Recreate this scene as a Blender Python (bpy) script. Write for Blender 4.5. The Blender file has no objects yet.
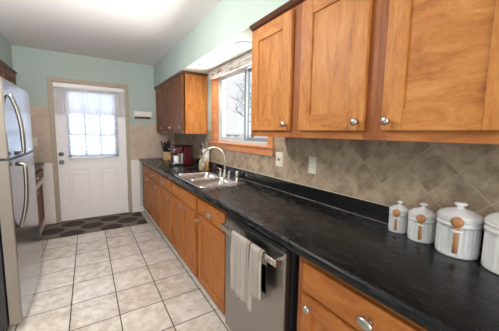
import bpy, bmesh, math, random
from mathutils import Vector, Matrix
PI = math.pi
rnd = random.Random(7)
scn = bpy.context.scene
COL = scn.collection

# ------------------------------------------------------------------ camera
def look(yaw, pitch, roll):
    y, p, r = [math.radians(a) for a in (yaw, pitch, roll)]
    F = Vector((-math.sin(y)*math.cos(p), math.cos(y)*math.cos(p), math.sin(p)))
    Rt = Vector((math.cos(y), math.sin(y), 0)); U = Rt.cross(F)
    c, s = math.cos(r), math.sin(r)
    A = Rt*c + U*s; B = U*c - Rt*s
    return Matrix((A, B, -F)).transposed()
cd = bpy.data.cameras.new('camera'); cam = bpy.data.objects.new('camera', cd); COL.objects.link(cam)
cd.sensor_fit = 'HORIZONTAL'; cd.sensor_width = 36; cd.lens = 36*256.102/499
cd.shift_x = -4.944/499; cd.shift_y = -4.389/499
cd.clip_start = .02; cd.clip_end = 500
cam.matrix_world = Matrix.Translation((-1.315, 0, 1.372)) @ look(-33.073, -6.201, .994).to_4x4()
scn.camera = cam

# ------------------------------------------------------------------ world, lights, exposure
w = bpy.data.worlds.new('world'); scn.world = w; w.use_nodes = True
bgn = w.node_tree.nodes['Background']
bgn.inputs[0].default_value = (.95, .97, 1, 1); bgn.inputs[1].default_value = .66
scn.view_settings.view_transform = 'Standard'; scn.view_settings.look = 'None'
scn.view_settings.gamma = 1; scn.view_settings.exposure = 0.82
def area(name, loc, target, sx, sy, power, color):
    l = bpy.data.lights.new(name, 'AREA'); l.shape = 'RECTANGLE'; l.size = sx; l.size_y = sy
    l.energy = power; l.color = color
    o = bpy.data.objects.new(name, l); COL.objects.link(o); o.location = loc
    o.rotation_euler = (Vector(target)-Vector(loc)).to_track_quat('-Z', 'Y').to_euler()
    return o
# fill light added in an invented opening behind the camera
area('rear_fill', (-1.4, -2.9, 1.5), (-1.4, 2.0, 1.5), 2.0, 1.9, 50, (1, .97, .93))
# area lights added low outside, aimed up to brighten the ceiling
area('low_fill_window', (1.3, 2.3, .35), (-.9, 2.3, 2.3), 1.4, 2.6, 210, (1, .98, .96))
area('low_fill_door', (-1.25, 6.2, .3), (-1.25, 3.0, 2.0), 1.6, 1.2, 190, (.98, .98, 1))
# unseen point light added behind the camera to brighten the room
_l = bpy.data.lights.new('rear_point_fill', 'POINT'); _l.energy = 5; _l.color = (1, .93, .84); _l.shadow_soft_size = .22
_o = bpy.data.objects.new('rear_point_fill', _l); COL.objects.link(_o); _o.location = (-1.75, -.75, 2.0)
# point light added above the view to brighten the far wall and door
_l = bpy.data.lights.new('overhead_fill', 'POINT'); _l.energy = 31; _l.color = (1, .95, .9); _l.shadow_soft_size = .16
_o = bpy.data.objects.new('overhead_fill', _l); COL.objects.link(_o); _o.location = (-1.6, 1.9, 2.2)
# daylight falling in through the kitchen window from above
area('daylight_window', (1.5, 2.3, 3.1), (-.6, 2.3, 1.0), 1.6, 1.2, 80, (.93, .97, 1))

# ------------------------------------------------------------------ materials
def mat(name): 
    m = bpy.data.materials.new(name); m.use_nodes = True
    return m, m.node_tree, m.node_tree.nodes['Principled BSDF']
def N(nt, t, **k):
    n = nt.nodes.new(t)
    for a, v in k.items(): setattr(n, a, v)
    return n
def srgb(r, g, b):
    f = lambda c: (c/255/12.92 if c/255 <= .04045 else ((c/255+.055)/1.055)**2.4)
    return (f(r), f(g), f(b), 1)
def ramp(nt, stops):
    n = N(nt, 'ShaderNodeValToRGB'); e = n.color_ramp.elements
    while len(e) < len(stops): e.new(.5)
    for q, (p, c) in zip(e, stops): q.position = p; q.color = c
    return n
def simple(name, col, rough=.5, metal=0, noise=0, nscale=20, bump=0, **k):
    m, nt, b = mat(name)
    b.inputs['Base Color'].default_value = col; b.inputs['Roughness'].default_value = rough
    b.inputs['Metallic'].default_value = metal
    for a, v in k.items(): b.inputs[a.replace('_', ' ')].default_value = v
    tc = N(nt, 'ShaderNodeTexCoord'); no = N(nt, 'ShaderNodeTexNoise'); no.inputs['Scale'].default_value = nscale
    no.inputs['Detail'].default_value = 4
    nt.links.new(tc.outputs['Object'], no.inputs['Vector'])
    d = noise or .03
    rp = ramp(nt, [(.3, tuple(c*(1-d) for c in col[:3])+(1,)), (.7, tuple(min(1, c*(1+d)) for c in col[:3])+(1,))])
    nt.links.new(no.outputs['Fac'], rp.inputs['Fac']); nt.links.new(rp.outputs['Color'], b.inputs['Base Color'])
    if bump:
        bp = N(nt, 'ShaderNodeBump'); bp.inputs['Strength'].default_value = bump; bp.inputs['Distance'].default_value = .01
        nt.links.new(no.outputs['Fac'], bp.inputs['Height']); nt.links.new(bp.outputs['Normal'], b.inputs['Normal'])
    return m
def wood(name, c1, c2, c3, horiz=False, rough=.5):
    m, nt, b = mat(name)
    tc = N(nt, 'ShaderNodeTexCoord'); mp = N(nt, 'ShaderNodeMapping')
    mp.inputs['Scale'].default_value = (7, 2.0, 7) if horiz else (7, 7, 1.7)
    nt.links.new(tc.outputs['Object'], mp.inputs['Vector'])
    n1 = N(nt, 'ShaderNodeTexNoise'); n1.inputs['Scale'].default_value = 2.6; n1.inputs['Detail'].default_value = 6
    n1.inputs['Roughness'].default_value = .6; n1.inputs['Distortion'].default_value = 1.0
    n2 = N(nt, 'ShaderNodeTexNoise'); n2.inputs['Scale'].default_value = 26; n2.inputs['Detail'].default_value = 4
    nt.links.new(mp.outputs[0], n1.inputs['Vector']); nt.links.new(mp.outputs[0], n2.inputs['Vector'])
    ma = N(nt, 'ShaderNodeMath', operation='MULTIPLY_ADD'); ma.inputs[1].default_value = .32
    nt.links.new(n2.outputs['Fac'], ma.inputs[0]); nt.links.new(n1.outputs['Fac'], ma.inputs[2])
    rp = ramp(nt, [(.42, c1), (.62, c2), (.86, c3)])
    nt.links.new(ma.outputs[0], rp.inputs['Fac']); nt.links.new(rp.outputs['Color'], b.inputs['Base Color'])
    b.inputs['Roughness'].default_value = rough
    b.inputs['Specular IOR Level'].default_value = .35
    return m
WV = wood('honey_wood_vertical', srgb(152, 88, 38), srgb(180, 114, 54), srgb(200, 138, 76))
WH = wood('honey_wood_horizontal', srgb(152, 88, 38), srgb(180, 114, 54), srgb(200, 138, 76), True)
FV = wood('frame_wood', srgb(132, 72, 34), srgb(148, 84, 42), srgb(162, 98, 52))
FH = wood('frame_wood_horizontal', srgb(144, 82, 38), srgb(164, 98, 48), srgb(180, 114, 60), True)
BV = wood('base_wood_vertical', srgb(146, 80, 32), srgb(164, 96, 42), srgb(180, 116, 56))
BH = wood('base_wood_horizontal', srgb(146, 80, 32), srgb(164, 96, 42), srgb(180, 116, 56), True)
DV = wood('brown_and_shaded_wood_vertical', srgb(92, 52, 32), srgb(112, 66, 42), srgb(130, 82, 54))  # on the far wall cabinet this darker brown carries the shade on its doors
DH = wood('brown_and_shaded_wood_horizontal', srgb(92, 52, 32), srgb(112, 66, 42), srgb(130, 82, 54), True)
TRIMW = wood('window_wood', srgb(176, 108, 66), srgb(198, 132, 88), srgb(212, 150, 106), True)
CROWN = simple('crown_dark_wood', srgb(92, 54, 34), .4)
SAGE = simple('sage_paint', srgb(180, 195, 190), .7, nscale=3)
SOFF = simple('soffit_underside_paint', srgb(226, 228, 218), .7)
CEIL = simple('ceiling_paint', srgb(240, 235, 235), .85, nscale=60, bump=.05)
WHITEP = simple('white_paint', srgb(240, 234, 230), .4)
DOORP = simple('white_door_paint', srgb(245, 242, 244), .38)
TAUPE = simple('taupe_trim_paint', srgb(178, 164, 146), .5)
VINYL = simple('white_vinyl', srgb(225, 230, 235), .3)
WVINYL = simple('window_vinyl', srgb(188, 194, 200), .35)
SASHG = simple('grey_sash', srgb(128, 134, 140), .4)
CHROME = simple('brushed_nickel', (.50, .48, .46, 1), .3, 1)
BRASS = simple('door_hardware_pewter', (.25, .24, .23, 1), .3, 1)
BLACK = simple('black_plastic', (.012, .012, .014, 1), .35)
DGREY = simple('dark_grey_side', (.03, .03, .035, 1), .45)
CERAM = simple('white_ceramic', srgb(226, 226, 230), .12, Coat_Weight=.5)
SPOON = wood('spoon_wood', srgb(156, 106, 66), srgb(174, 124, 82), srgb(188, 140, 98), rough=.5)
BLOCK = wood('knife_block_wood', srgb(196, 160, 112), srgb(212, 178, 128), srgb(222, 190, 142), rough=.5)
RED = simple('dark_red_gloss', srgb(74, 10, 22), .2, Coat_Weight=.6)
PAPER = simple('white_paper', srgb(235, 235, 235), .9, nscale=90, bump=.2)
IVORY = simple('ivory_plastic', srgb(226, 218, 200), .35)
FROST = simple('clear_plastic', srgb(205, 190, 150), .15, Alpha=.65)
SOAPB = simple('amber_soap', srgb(150, 110, 60), .2)
BARK = simple('grey_bark', srgb(104, 98, 98), .9)
SNOW = simple('pale_winter_ground', srgb(214, 212, 208), .9, noise=.3, nscale=.35)
DARKW = simple('dark_weathered_wood', srgb(66, 66, 76), .8)

def steel(name, c, rough, axis):
    m, nt, b = mat(name)
    b.inputs['Metallic'].default_value = 1; b.inputs['Roughness'].default_value = rough
    tc = N(nt, 'ShaderNodeTexCoord'); mp = N(nt, 'ShaderNodeMapping')
    mp.inputs['Scale'].default_value = {'z': (150, 150, 2), 'y': (150, 2, 150)}[axis]
    no = N(nt, 'ShaderNodeTexNoise'); no.inputs['Scale'].default_value = 1.5; no.inputs['Detail'].default_value = 3
    nt.links.new(tc.outputs['Object'], mp.inputs[0]); nt.links.new(mp.outputs[0], no.inputs['Vector'])
    rp = ramp(nt, [(.2, tuple(x*.86 for x in c)+(1,)), (.8, tuple(c)+(1,))])
    nt.links.new(no.outputs['Fac'], rp.inputs['Fac']); nt.links.new(rp.outputs[0], b.inputs['Base Color'])
    mr = N(nt, 'ShaderNodeMapRange'); mr.inputs[3].default_value = rough*.85; mr.inputs[4].default_value = rough*1.2
    nt.links.new(no.outputs['Fac'], mr.inputs[0]); nt.links.new(mr.outputs[0], b.inputs['Roughness'])
    return m
STEEL = steel('stainless_fridge', (.46, .48, .52), .2, 'z')
STEELD = steel('stainless_dishwasher', (.36, .345, .33), .3, 'y')
STEELS = steel('stainless_sink', (.60, .58, .56), .25, 'y')

def glassmat(name, gloss=.08):
    m, nt, b = mat(name); out = nt.nodes['Material Output']; nt.nodes.remove(b)
    t = N(nt, 'ShaderNodeBsdfTransparent'); g = N(nt, 'ShaderNodeBsdfGlossy'); mx = N(nt, 'ShaderNodeMixShader')
    g.inputs['Roughness'].default_value = .02; mx.inputs[0].default_value = gloss
    t.inputs[0].default_value = (.96, .98, .98, 1)
    nt.links.new(t.outputs[0], mx.inputs[1]); nt.links.new(g.outputs[0], mx.inputs[2]); nt.links.new(mx.outputs[0], out.inputs[0])
    return m
GLASS = glassmat('window_glass')
def sheer(name, col, tr=.3):
    m, nt, b = mat(name); out = nt.nodes['Material Output']; nt.nodes.remove(b)
    d = N(nt, 'ShaderNodeBsdfDiffuse'); t = N(nt, 'ShaderNodeBsdfTranslucent'); p = N(nt, 'ShaderNodeBsdfTransparent')
    d.inputs[0].default_value = col; t.inputs[0].default_value = col
    a = N(nt, 'ShaderNodeMixShader'); a.inputs[0].default_value = .62
    c = N(nt, 'ShaderNodeMixShader'); c.inputs[0].default_value = tr
    nt.links.new(d.outputs[0], a.inputs[1]); nt.links.new(t.outputs[0], a.inputs[2])
    nt.links.new(a.outputs[0], c.inputs[1]); nt.links.new(p.outputs[0], c.inputs[2]); nt.links.new(c.outputs[0], out.inputs[0])
    return m
SHEER = sheer('sheer_white_fabric', srgb(248, 245, 245), .16)
BLIND = sheer('white_blind_slat', srgb(214, 222, 234), .0)

def tiles(name, ux, uy, ou, ov, diag, base, dark, grout, gw, rough, bump=.3, nsc=13, axes=(0, 1)):
    """tile grid on two world axes; diag=True gives a diamond lattice"""
    m, nt, b = mat(name); L = nt.links.new
    geo = N(nt, 'ShaderNodeNewGeometry'); sp = N(nt, 'ShaderNodeSeparateXYZ'); L(geo.outputs['Position'], sp.inputs[0])
    def M_(op, a, c=None, d=None):
        n = N(nt, 'ShaderNodeMath', operation=op)
        for i, v in enumerate((a, c, d)):
            if v is None: continue
            if isinstance(v, (int, float)): n.inputs[i].default_value = v
            else: L(v, n.inputs[i])
        return n.outputs[0]
    a = M_('DIVIDE', M_('SUBTRACT', sp.outputs[axes[0]], ou), ux)
    c = M_('DIVIDE', M_('SUBTRACT', sp.outputs[axes[1]], ov), uy)
    if diag: a, c = M_('ADD', a, c), M_('SUBTRACT', a, c)
    def edge(q):
        f = M_('FRACT', q); return M_('MINIMUM', f, M_('SUBTRACT', 1, f))
    e = M_('MINIMUM', edge(a), edge(c))
    g = N(nt, 'ShaderNodeMapRange'); g.inputs[1].default_value = gw*.6; g.inputs[2].default_value = gw*1.5
    L(e, g.inputs[0])
    cell = N(nt, 'ShaderNodeCombineXYZ'); L(M_('FLOOR', a), cell.inputs[0]); L(M_('FLOOR', c), cell.inputs[1])
    wn = N(nt, 'ShaderNodeTexWhiteNoise'); L(cell.outputs[0], wn.inputs['Vector'])
    off = N(nt, 'ShaderNodeVectorMath', operation='MULTIPLY_ADD'); L(wn.outputs['Color'], off.inputs[0])
    off.inputs[1].default_value = (9, 9, 9); L(geo.outputs['Position'], off.inputs[2])
    no = N(nt, 'ShaderNodeTexNoise'); no.inputs['Scale'].default_value = nsc; no.inputs['Detail'].default_value = 7
    no.inputs['Roughness'].default_value = .72; no.inputs['Distortion'].default_value = .15
    L(off.outputs[0], no.inputs['Vector'])
    tone = M_('ADD', M_('MULTIPLY', M_('SUBTRACT', wn.outputs['Value'], .5), .10), no.outputs['Fac'])
    rp = ramp(nt, [(.34, dark), (.62, base)]); L(tone, rp.inputs['Fac'])
    mx = N(nt, 'ShaderNodeMix', data_type='RGBA'); mx.inputs[6].default_value = grout
    L(g.outputs[0], mx.inputs[0]); L(rp.outputs[0], mx.inputs[7]); L(mx.outputs[2], b.inputs['Base Color'])
    rr = N(nt, 'ShaderNodeMapRange'); rr.inputs[3].default_value = .8; rr.inputs[4].default_value = rough
    L(g.outputs[0], rr.inputs[0]); L(rr.outputs[0], b.inputs['Roughness'])
    bp = N(nt, 'ShaderNodeBump'); bp.inputs['Strength'].default_value = bump; bp.inputs['Distance'].default_value = .003
    L(M_('ADD', g.outputs[0], M_('MULTIPLY', no.outputs['Fac'], .3)), bp.inputs['Height']); L(bp.outputs[0], b.inputs['Normal'])
    return m
FLOORT = tiles('floor_tile', .31, .325, -1.48, 2.36, False, srgb(222, 217, 210), srgb(186, 173, 158), srgb(54, 46, 40), .012, .17)
WALLT = tiles('diagonal_wall_tile', .224, .218, .535, 1.112, True, srgb(180, 160, 138), srgb(120, 102, 86), srgb(176, 158, 136), .015, .42, nsc=9, axes=(1, 2))
FART = tiles('peach_wall_tile', .224, .218, .535, 1.112, True, srgb(206, 188, 170), srgb(186, 166, 150), srgb(198, 182, 166), .018, .45, nsc=9, axes=(0, 2))

def counter_mat():
    m, nt, b = mat('black_laminate'); L = nt.links.new
    tc = N(nt, 'ShaderNodeTexCoord'); mp = N(nt, 'ShaderNodeMapping'); mp.inputs['Scale'].default_value = (9, 3, 9)
    mp.inputs['Rotation'].default_value = (0, 0, .5)
    n1 = N(nt, 'ShaderNodeTexNoise'); n1.inputs['Scale'].default_value = 1.6; n1.inputs['Detail'].default_value = 9; n1.inputs['Roughness'].default_value = .7
    n1.inputs['Distortion'].default_value = 1.5
    L(tc.outputs['Object'], mp.inputs[0]); L(mp.outputs[0], n1.inputs['Vector'])
    rp = ramp(nt, [(.40, (.004, .004, .005, 1)), (.56, (.010, .010, .012, 1)), (.74, (.05, .05, .056, 1))])
    L(n1.outputs['Fac'], rp.inputs['Fac']); L(rp.outputs[0], b.inputs['Base Color'])
    mr = N(nt, 'ShaderNodeMapRange'); mr.inputs[3].default_value = .18; mr.inputs[4].default_value = .36; b.inputs['Specular IOR Level'].default_value = .3
    L(n1.outputs['Fac'], mr.inputs[0]); L(mr.outputs[0], b.inputs['Roughness'])
    return m
COUNTER = counter_mat()

def mat_rug():
    m, nt, b = mat('medallion_rug'); L = nt.links.new
    geo = N(nt, 'ShaderNodeNewGeometry'); sp = N(nt, 'ShaderNodeSeparateXYZ'); L(geo.outputs['Position'], sp.inputs[0])
    def M_(op, a, c=None):
        n = N(nt, 'ShaderNodeMath', operation=op)
        for i, v in enumerate((a, c)):
            if v is None: continue
            if isinstance(v, (int, float)): n.inputs[i].default_value = v
            else: L(v, n.inputs[i])
        return n.outputs[0]
    py, px = .42, .46
    def lattice(ox, oy):
        a = M_('SUBTRACT', M_('FRACT', M_('DIVIDE', M_('ADD', sp.outputs[0], 10+ox), px)), .5)
        c = M_('SUBTRACT', M_('FRACT', M_('DIVIDE', M_('ADD', sp.outputs[1], 10+oy), py)), .5)
        a = M_('POWER', M_('ABSOLUTE', a), 2.0); c = M_('POWER', M_('ABSOLUTE', c), 2.0)
        return M_('ADD', a, c)
    d = M_('MINIMUM', lattice(0.05, .02), lattice(0.05+px/2, .02+py/2))
    no = N(nt, 'ShaderNodeTexNoise'); no.inputs['Scale'].default_value = 60
    d2 = M_('ADD', d, M_('MULTIPLY', M_('SUBTRACT', no.outputs['Fac'], .5), .03))
    rp = ramp(nt, [(.080, srgb(64, 54, 48)), (.098, srgb(116, 106, 98)), (.3, srgb(128, 118, 108))])
    L(d2, rp.inputs['Fac']); L(rp.outputs[0], b.inputs['Base Color']); b.inputs['Roughness'].default_value = .95
    return m
RUG = mat_rug()
def mat_towel():
    m, nt, b = mat('striped_dish_towel'); L = nt.links.new
    at = N(nt, 'ShaderNodeUVMap'); sp = N(nt, 'ShaderNodeSeparateXYZ'); L(at.outputs[0], sp.inputs[0])
    rp = ramp(nt, [(0, srgb(222, 214, 206)), (.70, srgb(222, 214, 206)), (.71, srgb(140, 62, 58)), (.73, srgb(222, 214, 206)), (.78, srgb(222, 214, 206)),
                   (.79, srgb(140, 62, 58)), (.83, srgb(150, 76, 70)), (.84, srgb(222, 214, 206))])
    L(sp.outputs[0], rp.inputs['Fac']); L(rp.outputs[0], b.inputs['Base Color']); b.inputs['Roughness'].default_value = .95
    return m
TOWEL = mat_towel()
def mat_shade():
    m, nt, b = mat('striped_roman_shade'); L = nt.links.new
    tc = N(nt, 'ShaderNodeTexCoord'); mp = N(nt, 'ShaderNodeMapping'); mp.inputs['Scale'].default_value = (1, 5, 40)
    no = N(nt, 'ShaderNodeTexNoise'); no.inputs['Scale'].default_value = 1.4; no.inputs['Detail'].default_value = 3
    L(tc.outputs['Object'], mp.inputs[0]); L(mp.outputs[0], no.inputs['Vector'])
    rp = ramp(nt, [(.36, srgb(150, 128, 118)), (.46, srgb(204, 192, 186)), (.6, srgb(226, 218, 214)), (.72, srgb(214, 176, 148))])
    L(no.outputs['Fac'], rp.inputs['Fac']); L(rp.outputs[0], b.inputs['Base Color']); b.inputs['Roughness'].default_value = .8
    return m
SHADE = mat_shade()
LAMPM, _nt, _b = mat('lit_lens'); _b.inputs['Emission Color'].default_value = (1, .86, .66, 1); _b.inputs['Emission Strength'].default_value = 1.3
_b.inputs['Base Color'].default_value = (.9, .85, .78, 1)

# ------------------------------------------------------------------ mesh helpers (world coordinates)
class MB:
    def __init__(s): s.bm = bmesh.new(); s.uv = None
    def box(s, x0, x1, y0, y1, z0, z1, mi=0, bev=0, seg=2):
        t = bmesh.new()
        bmesh.ops.create_cube(t, size=1)
        x0, x1 = min(x0, x1), max(x0, x1); y0, y1 = min(y0, y1), max(y0, y1); z0, z1 = min(z0, z1), max(z0, z1)
        for v in t.verts: v.co = Vector(((x0+x1)/2+v.co.x*(x1-x0), (y0+y1)/2+v.co.y*(y1-y0), (z0+z1)/2+v.co.z*(z1-z0)))
        if bev: bmesh.ops.bevel(t, geom=t.edges[:], offset=min(bev, .45*min(x1-x0, y1-y0, z1-z0)), segments=seg, profile=.6, affect='EDGES')
        s.merge(t, mi); return s
    def merge(s, t, mi=0, M=None, smooth=None):
        if M: t.transform(M)
        for f in t.faces:
            f.material_index = mi
            if smooth is not None: f.smooth = smooth
        me = bpy.data.meshes.new('tmp'); t.to_mesh(me); t.free(); s.bm.from_mesh(me); bpy.data.meshes.remove(me)
    def lathe(s, prof, c, axis='z', seg=32, mi=0, rib=0, nrib=0, zr=(0, 1)):
        """prof: (radius, height) pairs; rib>0 modulates the radius between heights zr"""
        t = bmesh.new(); rows = []
        for r, h in prof:
            row = []
            for k in range(seg):
                a = 2*PI*k/seg; q = r
                if rib and zr[0] <= h <= zr[1]: q = r - rib*(abs(math.cos(nrib*a/2))**2)
                row.append(t.verts.new((q*math.cos(a), q*math.sin(a), h)))
            rows.append(row)
        for i in range(len(rows)-1):
            for k in range(seg):
                t.faces.new((rows[i][k], rows[i][(k+1) % seg], rows[i+1][(k+1) % seg], rows[i+1][k]))
        if prof[0][0] > 1e-5: t.faces.new(rows[0][::-1])
        if prof[-1][0] > 1e-5: t.faces.new(rows[-1])
        bmesh.ops.remove_doubles(t, verts=t.verts, dist=1e-6)
        bmesh.ops.recalc_face_normals(t, faces=t.faces)
        R = {'z': Matrix.Identity(4), '-x': Matrix.Rotation(-PI/2, 4, 'Y'), 'x': Matrix.Rotation(PI/2, 4, 'Y'),
             '-y': Matrix.Rotation(PI/2, 4, 'X'), 'y': Matrix.Rotation(-PI/2, 4, 'X')}[axis]
        s.merge(t, mi, Matrix.Translation(c) @ R, True); return s
    def tube(s, pts, r, seg=12, mi=0, flat=1.0, side=None):
        t = bmesh.new(); pts = [Vector(p) for p in pts]; rows = []
        rs = r if isinstance(r, (list, tuple)) else [r]*len(pts)
        up = None
        for i, p in enumerate(pts):
            d = (pts[min(i+1, len(pts)-1)]-pts[max(i-1, 0)]).normalized()
            if up is None:
                up = side.copy() if side else (Vector((0, 0, 1)) if abs(d.z) < .9 else Vector((0, 1, 0)))
            up = (up - d*up.dot(d)).normalized(); v = d.cross(up)
            rows.append([t.verts.new(p + (up*math.cos(2*PI*k/seg) + v*math.sin(2*PI*k/seg)*flat)*rs[i]) for k in range(seg)])
        for i in range(len(rows)-1):
            for k in range(seg): t.faces.new((rows[i][k], rows[i][(k+1) % seg], rows[i+1][(k+1) % seg], rows[i+1][k]))
        t.faces.new(rows[0][::-1]); t.faces.new(rows[-1])
        bmesh.ops.recalc_face_normals(t, faces=t.faces)
        s.merge(t, mi, None, True); return s
    def ball(s, c, rx, ry, rz, mi=0, M=None):
        t = bmesh.new(); bmesh.ops.create_uvsphere(t, u_segments=20, v_segments=12, radius=1)
        for v in t.verts: v.co = Vector((v.co.x*rx, v.co.y*ry, v.co.z*rz))
        s.merge(t, mi, Matrix.Translation(c) @ (M or Matrix.Identity(4)), True); return s
    def prism(s, poly, axis, a, b_, mi=0, bev=0):
        """poly in the two other axes (in order), extruded along axis from a to b_"""
        t = bmesh.new()
        def P(u, v, w_): return {'x': (w_, u, v), 'y': (u, w_, v), 'z': (u, v, w_)}[axis]
        lo = [t.verts.new(P(u, v, a)) for u, v in poly]; hi = [t.verts.new(P(u, v, b_)) for u, v in poly]
        n = len(poly); t.faces.new(lo); t.faces.new(hi[::-1])
        for i in range(n): t.faces.new((lo[i], lo[(i+1) % n], hi[(i+1) % n], hi[i]))
        bmesh.ops.recalc_face_normals(t, faces=t.faces)
        if bev: bmesh.ops.bevel(t, geom=t.edges[:], offset=bev, segments=2, affect='EDGES')
        s.merge(t, mi); return s
    def build(s, name, mats, parent=None, label=None):
        me = bpy.data.meshes.new(name)
        o = bpy.data.objects.new(name, me); COL.objects.link(o)
        if parent:
            o.parent = parent; off = parent
            while off.parent: off = off.parent
            s.bm.transform(Matrix.Translation(-off.location))
        s.bm.to_mesh(me); s.bm.free()
        for m in (mats if isinstance(mats, (list, tuple)) else [mats]): me.materials.append(m)
        if label: o['label'] = label
        return o
def B(*a, **k): return MB().box(*a, **k)
def thing(name, label, cat, loc, group=None):
    o = bpy.data.objects.new(name, None); COL.objects.link(o); o.location = loc; o.empty_display_size = .05
    return tag(o, label, cat, group)
def tag(o, label, cat, group=None, kind=None):
    o['label'] = label; o['category'] = cat
    if group: o['group'] = group
    if kind: o['kind'] = kind
    return o
def struct(name, mb, mats, parent=None, label=None):
    o = mb.build(name, mats, parent, label)
    if not parent: o['kind'] = 'structure'
    return o
def sroot(name, loc):
    o = bpy.data.objects.new(name, None); COL.objects.link(o); o.location = loc; o['kind'] = 'structure'
    return o

# ------------------------------------------------------------------ dimensions
D = 4.656           # door wall
LW = -2.42          # left wall
CZ = 2.464          # ceiling
SB = 2.106          # soffit underside
NEAR = -3.0
CT = .914           # counter top
# ------------------------------------------------------------------ room shell
struct('floor', B(LW-.1, .12, NEAR, D+.1, -.1, 0), FLOORT)
struct('ceiling', B(LW-.1, .12, NEAR, D+.1, CZ, CZ+.1), CEIL)
WY0, WY1, WZ0, WZ1 = 1.79, 2.90, 1.255, 2.06     # rough opening of the window
m = MB()
m.box(0, .12, NEAR, WY0, 0, CZ); m.box(0, .12, WY1, D+.1, 0, CZ); m.box(0, .12, WY0, WY1, 0, WZ0); m.box(0, .12, WY0, WY1, WZ1, CZ)
struct('wall_right', m, SAGE)
struct('wall_left', B(LW-.1, LW, NEAR, D+.1, 0, CZ), SAGE)
DX0, DX1, DZ = -1.712, -.772, 2.055              # door opening
m = MB()
m.box(LW, DX0, D, D+.1, 0, CZ); m.box(DX1, 0, D, D+.1, 0, CZ); m.box(DX0, DX1, D, D+.1, DZ, CZ)
struct('wall_far', m, SAGE)
m = MB()
m.box(LW, -2.4, NEAR, NEAR+.1, 0, CZ); m.box(-.4, 0, NEAR, NEAR+.1, 0, CZ); m.box(-2.4, -.4, NEAR, NEAR+.1, 2.4, CZ)
struct('wall_back', m, SAGE)
# soffits
m = B(-.335, 0, NEAR+.1, D, SB, CZ, 0)
m.bm.faces.ensure_lookup_table()
for f in m.bm.faces:
    if f.normal.z < -.5: f.material_index = 1
struct('trim_1', m, [SAGE, SOFF], label='soffit over the right-hand cabinets')
struct('trim_2', B(LW, -2.10, NEAR+.1, D, SB, CZ), SAGE, label='soffit over the left-hand cabinets')
# tile panels
m = MB()
TT = .008
m.box(-TT, 0, -.6, 1.72, CT, 1.40); m.box(-TT, 0, 1.72, 2.97, CT, 1.175); m.box(-TT, 0, 2.97, D, CT, 1.40)
struct('trim_3', m, WALLT, label='diagonal tile backsplash behind the right-hand counter')
struct('trim_4', B(LW, -1.755, D-TT, D, .895, 1.70), FART, label='peach tile left of the door')
struct('trim_5', B(-.733, -TT, D-TT, D, .895, 1.485), FART, label='peach tile right of the door')
struct('trim_6', B(LW, -1.755, D-.006, D, .09, .895), WHITEP, label='white lower wall left of the door')
struct('trim_7', B(-.733, -.6, D-.006, D, .09, .895), WHITEP, label='white lower wall right of the door')
m = MB(); m.box(-1.93, -1.755, D-.016, D, 0, .09, bev=.004); m.box(-.733, -.56, D-.016, D, 0, .09, bev=.004)
struct('baseboard_far', m, WHITEP)
# quarter round at the foot of the right cabinets
m = B(-.532, -.512, .80, D, 0, .018, bev=.006); m.box(-.532, -.512, -.6, .80, 0, .018, bev=.006)
struct('baseboard_right', m, WHITEP)

# ------------------------------------------------------------------ door
dr = sroot('door_1', (-1.245, D, 0))
m = MB()   # casing
m.box(-1.755, DX0+.010, D-.02, D+.001, 0, DZ+.05, bev=.004); m.box(DX1-.010, -.733, D-.02, D+.001, 0, DZ+.06, bev=.004)
m.box(-1.755, -.733, D-.021, D+.001, DZ-.004, DZ+.052, bev=.004)
m.box(DX0-.001, DX0+.013, D-.005, D+.09, 0, DZ); m.box(DX1-.013, DX1+.001, D-.005, D+.09, 0, DZ); m.box(DX0, DX1, D-.005, D+.09, DZ-.010, DZ+.001)
m.box(DX0, DX0+.035, D+.060, D+.09, 0, DZ); m.box(DX1-.035, DX1, D+.060, D+.09, 0, DZ); m.box(DX0, DX1, D+.060, D+.09, DZ-.035, DZ)
m.build('door_frame', TAUPE, dr)
YS = D+.018  # front of slab
sx0, sx1, sz0, sz1 = DX0+.015, DX1-.015, .012, DZ-.012
gx0, gx1, gz0, gz1 = -1.535, -.945, .985, 1.93
m = MB()
m.box(sx0, gx0, YS, YS+.04, sz0, sz1); m.box(gx1, sx1, YS, YS+.04, sz0, sz1)
m.box(gx0, gx1, YS, YS+.04, sz0, gz0); m.box(gx0, gx1, YS, YS+.04, gz1, sz1)
for a, b in ((-1.585, -1.295), (-1.195, -.905)):     # embossed panels
    t = bmesh.new()
    z0, z1 = .235, .80
    def ring(i, y): return [t.verts.new((a+i, y, z0+i)), t.verts.new((b-i, y, z0+i)), t.verts.new((b-i, y, z1-i)), t.verts.new((a+i, y, z1-i))]
    rs = [ring(0, YS+.002), ring(.003, YS-.006), ring(.018, YS-.007), ring(.028, YS-.001), ring(.045, YS-.001), ring(.065, YS-.008)]
    for r0, r1 in zip(rs, rs[1:]):
        for k in range(4): t.faces.new((r0[k], r0[(k+1) % 4], r1[(k+1) % 4], r1[k]))
    t.faces.new(rs[-1]); bmesh.ops.recalc_face_normals(t, faces=t.faces); m.merge(t)
slab = m.build('door_slab', DOORP, dr)
m = MB()
for a, b, c, d in ((gx0-.03, gx0+.012, gz0-.03, gz1+.03), (gx1-.012, gx1+.03, gz0-.03, gz1+.03)): m.box(a, b, YS-.012, YS+.002, c, d, bev=.004)
m.box(gx0-.03, gx1+.03, YS-.012, YS+.002, gz0-.03, gz0+.012, bev=.004); m.box(gx0-.03, gx1+.03, YS-.012, YS+.002, gz1-.012, gz1+.03, bev=.004)
m.build('window_surround', DOORP, dr)
m = MB()
for k in (1, 2):
    x = gx0+(gx1-gx0)*k/3; m.box(x-.011, x+.011, YS+.012, YS+.03, gz0, gz1)
    z = gz0+(gz1-gz0)*k/3; m.box(gx0, gx1, YS+.013, YS+.029, z-.011, z+.011)
m.build('muntin_grid', simple('muntin_grey', srgb(168, 172, 184), .4), dr)
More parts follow.
